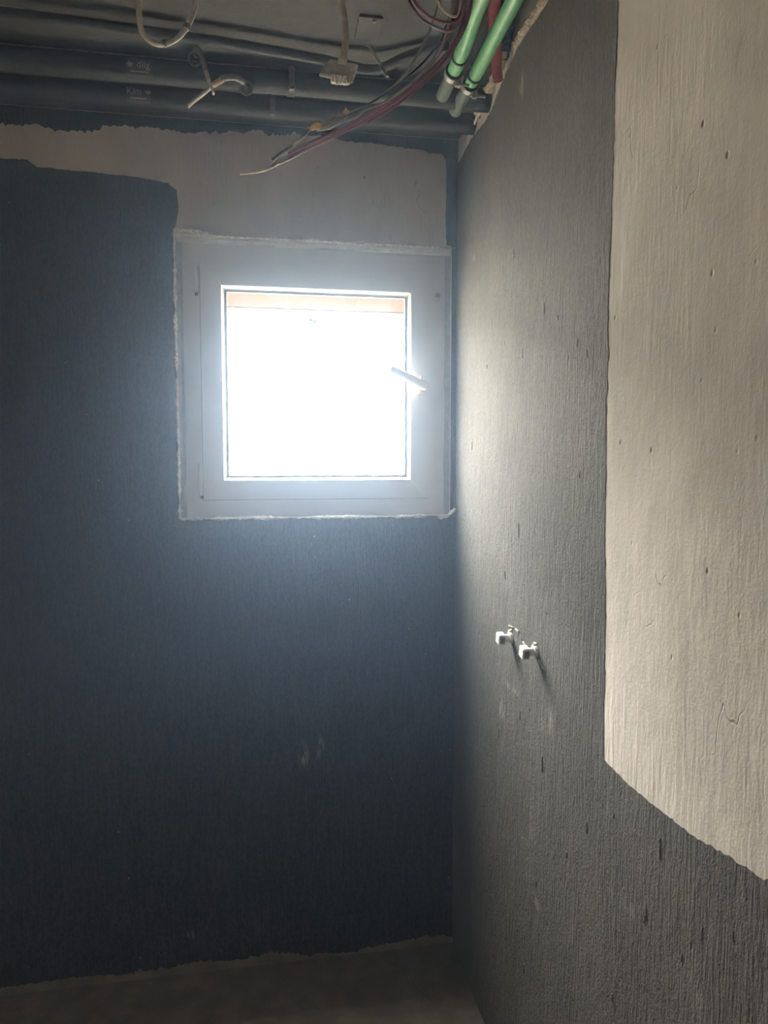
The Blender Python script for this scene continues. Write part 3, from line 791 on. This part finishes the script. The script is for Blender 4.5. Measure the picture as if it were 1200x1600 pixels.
a, b = Vector((-0.4564, -0.7840, 2.2492)), Vector((-0.4225, -0.7840, 2.2454))
box(bm, (a.x, a.y + .0, min(a.z, b.z) - .008), (b.x, a.y + .012, max(a.z, b.z)), .0015)
obj('terminal_block', bm, 'plate', tp)

# junction box cover on the ceiling with twisted wires
jb = thing('junction_box', 'square junction box cover painted over on the dark ceiling', 'junction box', (-.343, -.50, 2.49))
obj('cover', B((-.372, -.550, 2.4935), (-.320, -.466, 2.4998), .0015), 'box', jb)
obj('screw', cyl(bmesh.new(), (-.338, -.540, 2.4905), (-.338, -.540, 2.4940), .004, 8), 'zinc_dark', jb)
for pts in ([(-.343, -.463, 2.486), (-0.3376, -0.4700, 2.4770), (-0.3297, -0.4750, 2.4584), (-0.3156, -0.4780, 2.4374), (-0.3057, -0.4800, 2.4207), (-0.2999, -0.4800, 2.4101)],
            [(-.338, -.463, 2.486), (-0.3332, -0.4700, 2.4774), (-0.3267, -0.4750, 2.4587), (-0.3127, -0.4780, 2.4377), (-0.3086, -0.4800, 2.4204), (-0.2955, -0.4800, 2.4105)]):
    obj('wire_end', T(pts, .0019, 8, 6), 'cable', jb, True)
obj('wire_sleeve', T([(-0.3141, -0.4780, 2.4362), (-0.3057, -0.4800, 2.4207), (-0.3013, -0.4800, 2.4128)], .0036, 8, 5), 'cable_dark', jb, True)

# ---------------------------------------------------------------- loose wire bundle
G = 'loose wires hanging from the ceiling corner'
cable('electric_wire', [(-0.2322, -0.7600, 2.4841), (-0.2467, -0.7500, 2.4198), (-0.2615, -0.7400, 2.3718), (-0.2804, -0.7300, 2.3345), (-0.3034, -0.7200, 2.2997), (-0.3331, -0.7100, 2.2700), (-0.3719, -0.7000, 2.2440), (-0.4134, -0.7000, 2.2227), (-0.4509, -0.7000, 2.2078)], .0026, 'grey_wire', 'single grey wire on the upper side of the loose bundle', 'wire', G)
cable('electric_wire', [(-0.1945, -0.7800, 2.4753), (-0.1985, -0.7700, 2.4128), (-0.2040, -0.7600, 2.3696), (-0.2211, -0.7500, 2.3362), (-0.2499, -0.7400, 2.3037), (-0.2840, -0.7300, 2.2738), (-0.3210, -0.7200, 2.2471), (-0.3583, -0.7100, 2.2236), (-0.3916, -0.7050, 2.2041), (-0.4286, -0.7000, 2.1855), (-0.4698, -0.7000, 2.1645), (-0.5070, -0.7000, 2.1439), (-0.5353, -0.7000, 2.1276)], .0045, 'purple', 'thick purple wire along the lower side of the loose bundle', 'wire', G)
cable('electric_wire', [(-0.2133, -0.7900, 2.4555), (-0.2174, -0.7800, 2.4048), (-0.2292, -0.7700, 2.3581), (-0.2438, -0.7600, 2.3276), (-0.2636, -0.7500, 2.3020), (-0.2950, -0.7400, 2.2715), (-0.3367, -0.7300, 2.2386), (-0.3787, -0.7200, 2.2127), (-0.4110, -0.7100, 2.1968), (-0.4521, -0.7100, 2.1759), (-0.4952, -0.7100, 2.1537), (-0.5319, -0.7100, 2.1345)], .0036, 'purple', 'thinner purple wire in the middle of the loose bundle', 'wire', G)
cable('electric_wire', [(-0.2245, -0.8000, 2.4479), (-0.2299, -0.7900, 2.3919), (-0.2429, -0.7800, 2.3511), (-0.2684, -0.7700, 2.3084), (-0.3055, -0.7600, 2.2722), (-0.3441, -0.7500, 2.2449), (-0.3817, -0.7400, 2.2221), (-0.4172, -0.7300, 2.2051), (-0.4380, -0.7300, 2.1965)], .0022, 'dark_wire', 'dark thin wire next to the single grey wire of the bundle', 'wire', G)
cable('electric_wire', [(-0.2309, -0.8100, 2.4408), (-0.2394, -0.7900, 2.3514), (-0.2634, -0.7800, 2.2955), (-0.3075, -0.7700, 2.2520), (-0.3544, -0.7600, 2.2195), (-0.3893, -0.7500, 2.2075), (-0.4057, -0.7450, 2.1957), (-0.4368, -0.7400, 2.1851), (-0.4569, -0.7350, 2.1764), (-0.4795, -0.7300, 2.1722)], .0024, 'grey_wire', 'pale grey wire running into the yellow tape', 'wire', G)
cable('electric_wire', [(-0.5353, -0.7000, 2.1276), (-0.5475, -0.6990, 2.1200), (-0.5622, -0.6990, 2.1119), (-0.5805, -0.6980, 2.1039), (-0.6023, -0.6980, 2.0989), (-0.6240, -0.6980, 2.0951)], .0021, 'cream', 'bare pale wire tip ending the loose bundle at the left', 'wire', G)
cable('electric_wire', [(-0.4919, -0.7350, 2.1703), (-0.5089, -0.7350, 2.1527), (-0.5245, -0.7350, 2.1388), (-0.5449, -0.7350, 2.1246), (-0.5629, -0.7350, 2.1106)], .0030, 'dark_wire', 'dark wire end sticking out of the yellow tape', 'wire', G)
cable('electric_wire', [(-0.4899, -0.7400, 2.1694), (-0.5032, -0.7400, 2.1545), (-0.5248, -0.7410, 2.1375)], .0014, 'cream', 'short pale strand beside the dark wire end', 'wire', G)
cable('electric_wire', [(-0.3402, -0.8600, 2.3862), (-0.3277, -0.8600, 2.3433), (-0.3118, -0.8600, 2.3226), (-0.2946, -0.8600, 2.3105), (-0.2739, -0.8600, 2.3029), (-0.2577, -0.8600, 2.3002), (-0.2425, -0.8550, 2.3120), (-0.2296, -0.8500, 2.3378), (-0.2228, -0.8500, 2.3730), (-0.2208, -0.8500, 2.4163)], .0025, 'purple', 'outer purple wire of the loop hanging above the bundle', 'wire', G)
cable('electric_wire', [(-0.3355, -0.8700, 2.3804), (-0.3208, -0.8700, 2.3380), (-0.3061, -0.8700, 2.3226), (-0.2890, -0.8700, 2.3127), (-0.2696, -0.8700, 2.3083), (-0.2499, -0.8650, 2.3142), (-0.2371, -0.8600, 2.3290), (-0.2315, -0.8600, 2.3553), (-0.2307, -0.8600, 2.4088)], .0025, 'purple', 'inner purple wire of the loop hanging above the bundle', 'wire', G)
cable('electric_wire', [(-0.2856, -0.8400, 2.4048), (-0.2727, -0.8400, 2.3620), (-0.2632, -0.8400, 2.3489), (-0.2515, -0.8400, 2.3403), (-0.2397, -0.8400, 2.3382), (-0.2327, -0.8400, 2.3455), (-0.2293, -0.8400, 2.3654), (-0.2285, -0.8400, 2.4110)], .0022, 'cream', 'cream wire of the small loop at the top', 'wire', G)
cable('electric_wire', [(-0.1942, -0.8000, 2.4512), (-0.1971, -0.7950, 2.3923), (-0.2040, -0.7900, 2.3606), (-0.2183, -0.7850, 2.3301), (-0.2401, -0.7800, 2.2976), (-0.2732, -0.7700, 2.2630), (-0.3132, -0.7500, 2.2334), (-0.3509, -0.7400, 2.2093), (-0.3803, -0.7300, 2.1950)], .0027, 'purple', 'purple wire hugging the left green pipe', 'wire', G)

def tape(name, quad, mat, label):
    """a folded scrap of tape with thickness"""
    q = [Vector(p) for p in quad]
    bm = bmesh.new(); rows = []
    for i in range(9):
        u = i / 8
        row = []
        for j in range(5):
            v = j / 4
            p = q[0].lerp(q[1], u).lerp(q[3].lerp(q[2], u), v)
            row.append(p + Vector((0, .004 * math.sin(u * 7 + v * 3), .002 * noise.noise(p * 90))))
        rows.append(row)
    f = [[bm.verts.new(p) for p in r] for r in rows]; k = [[bm.verts.new(p + Vector((0, .0014, 0))) for p in r] for r in rows]
    for i in range(8):
        for j in range(4):
            bm.faces.new((f[i][j], f[i + 1][j], f[i + 1][j + 1], f[i][j + 1])); bm.faces.new((k[i][j], k[i][j + 1], k[i + 1][j + 1], k[i + 1][j]))
    for i in range(8):
        bm.faces.new((f[i][0], k[i][0], k[i + 1][0], f[i + 1][0])); bm.faces.new((f[i][4], f[i + 1][4], k[i + 1][4], k[i][4]))
    for j in range(4):
        bm.faces.new((f[0][j], f[0][j + 1], k[0][j + 1], k[0][j])); bm.faces.new((f[8][j], k[8][j], k[8][j + 1], f[8][j + 1]))
    return tag(obj(name, bm, mat), label, 'tape', 'tape scraps on the loose wires')
tape('tape_scrap', ((-0.4974, -0.7450, 2.1701), (-0.4770, -0.7450, 2.1821), (-0.4699, -0.7450, 2.1710), (-0.4879, -0.7450, 2.1651)), 'tape', 'bright yellow curled tape end on the loose wires')
tape('tape_scrap', ((-0.4768, -0.7420, 2.1811), (-0.4248, -0.7420, 2.2049), (-0.4187, -0.7420, 2.1960), (-0.4732, -0.7420, 2.1686)), 'tape_dark', 'brown sheer tape wrapped along the loose wires')
tape('tape_scrap', ((-0.4310, -0.7440, 2.2046), (-0.4237, -0.7440, 2.2122), (-0.4177, -0.7440, 2.2068), (-0.4238, -0.7440, 2.2017)), 'tape', 'small yellow tape tip above the brown tape')
tape('tape_scrap', ((-0.5684, -0.7100, 2.1131), (-0.5344, -0.7100, 2.1308), (-0.5296, -0.7100, 2.1240), (-0.5637, -0.7100, 2.1051)), 'tape_dark', 'brown tape scrap near the pale wire tip')

# ---------------------------------------------------------------- added volume for the bluish lens glare around the window
hm = bpy.data.materials.new('lens_glare_volume'); hm.use_nodes = True
hn = hm.node_tree; hn.nodes.clear()
out = hn.nodes.new('ShaderNodeOutputMaterial'); vsn = hn.nodes.new('ShaderNodeVolumeScatter')
vsn.inputs['Color'].default_value = (0.46, 0.65, 1.0, 1); vsn.inputs['Density'].default_value = 0.11; vsn.inputs['Anisotropy'].default_value = 0.84
hn.links.new(vsn.outputs[0], out.inputs['Volume'])
M['lens_glare'] = hm
tag(obj('lens_glare', B((XL + .001, YF + .001, 1.0), (-.001, -.001, H - .001)), 'lens_glare'), 'thin bluish volume added for the lens glare around the window, in the upper half of the room', 'lens_glare', kind='stuff')  # added glare volume, ends at mid-height to keep the lower end wall dark
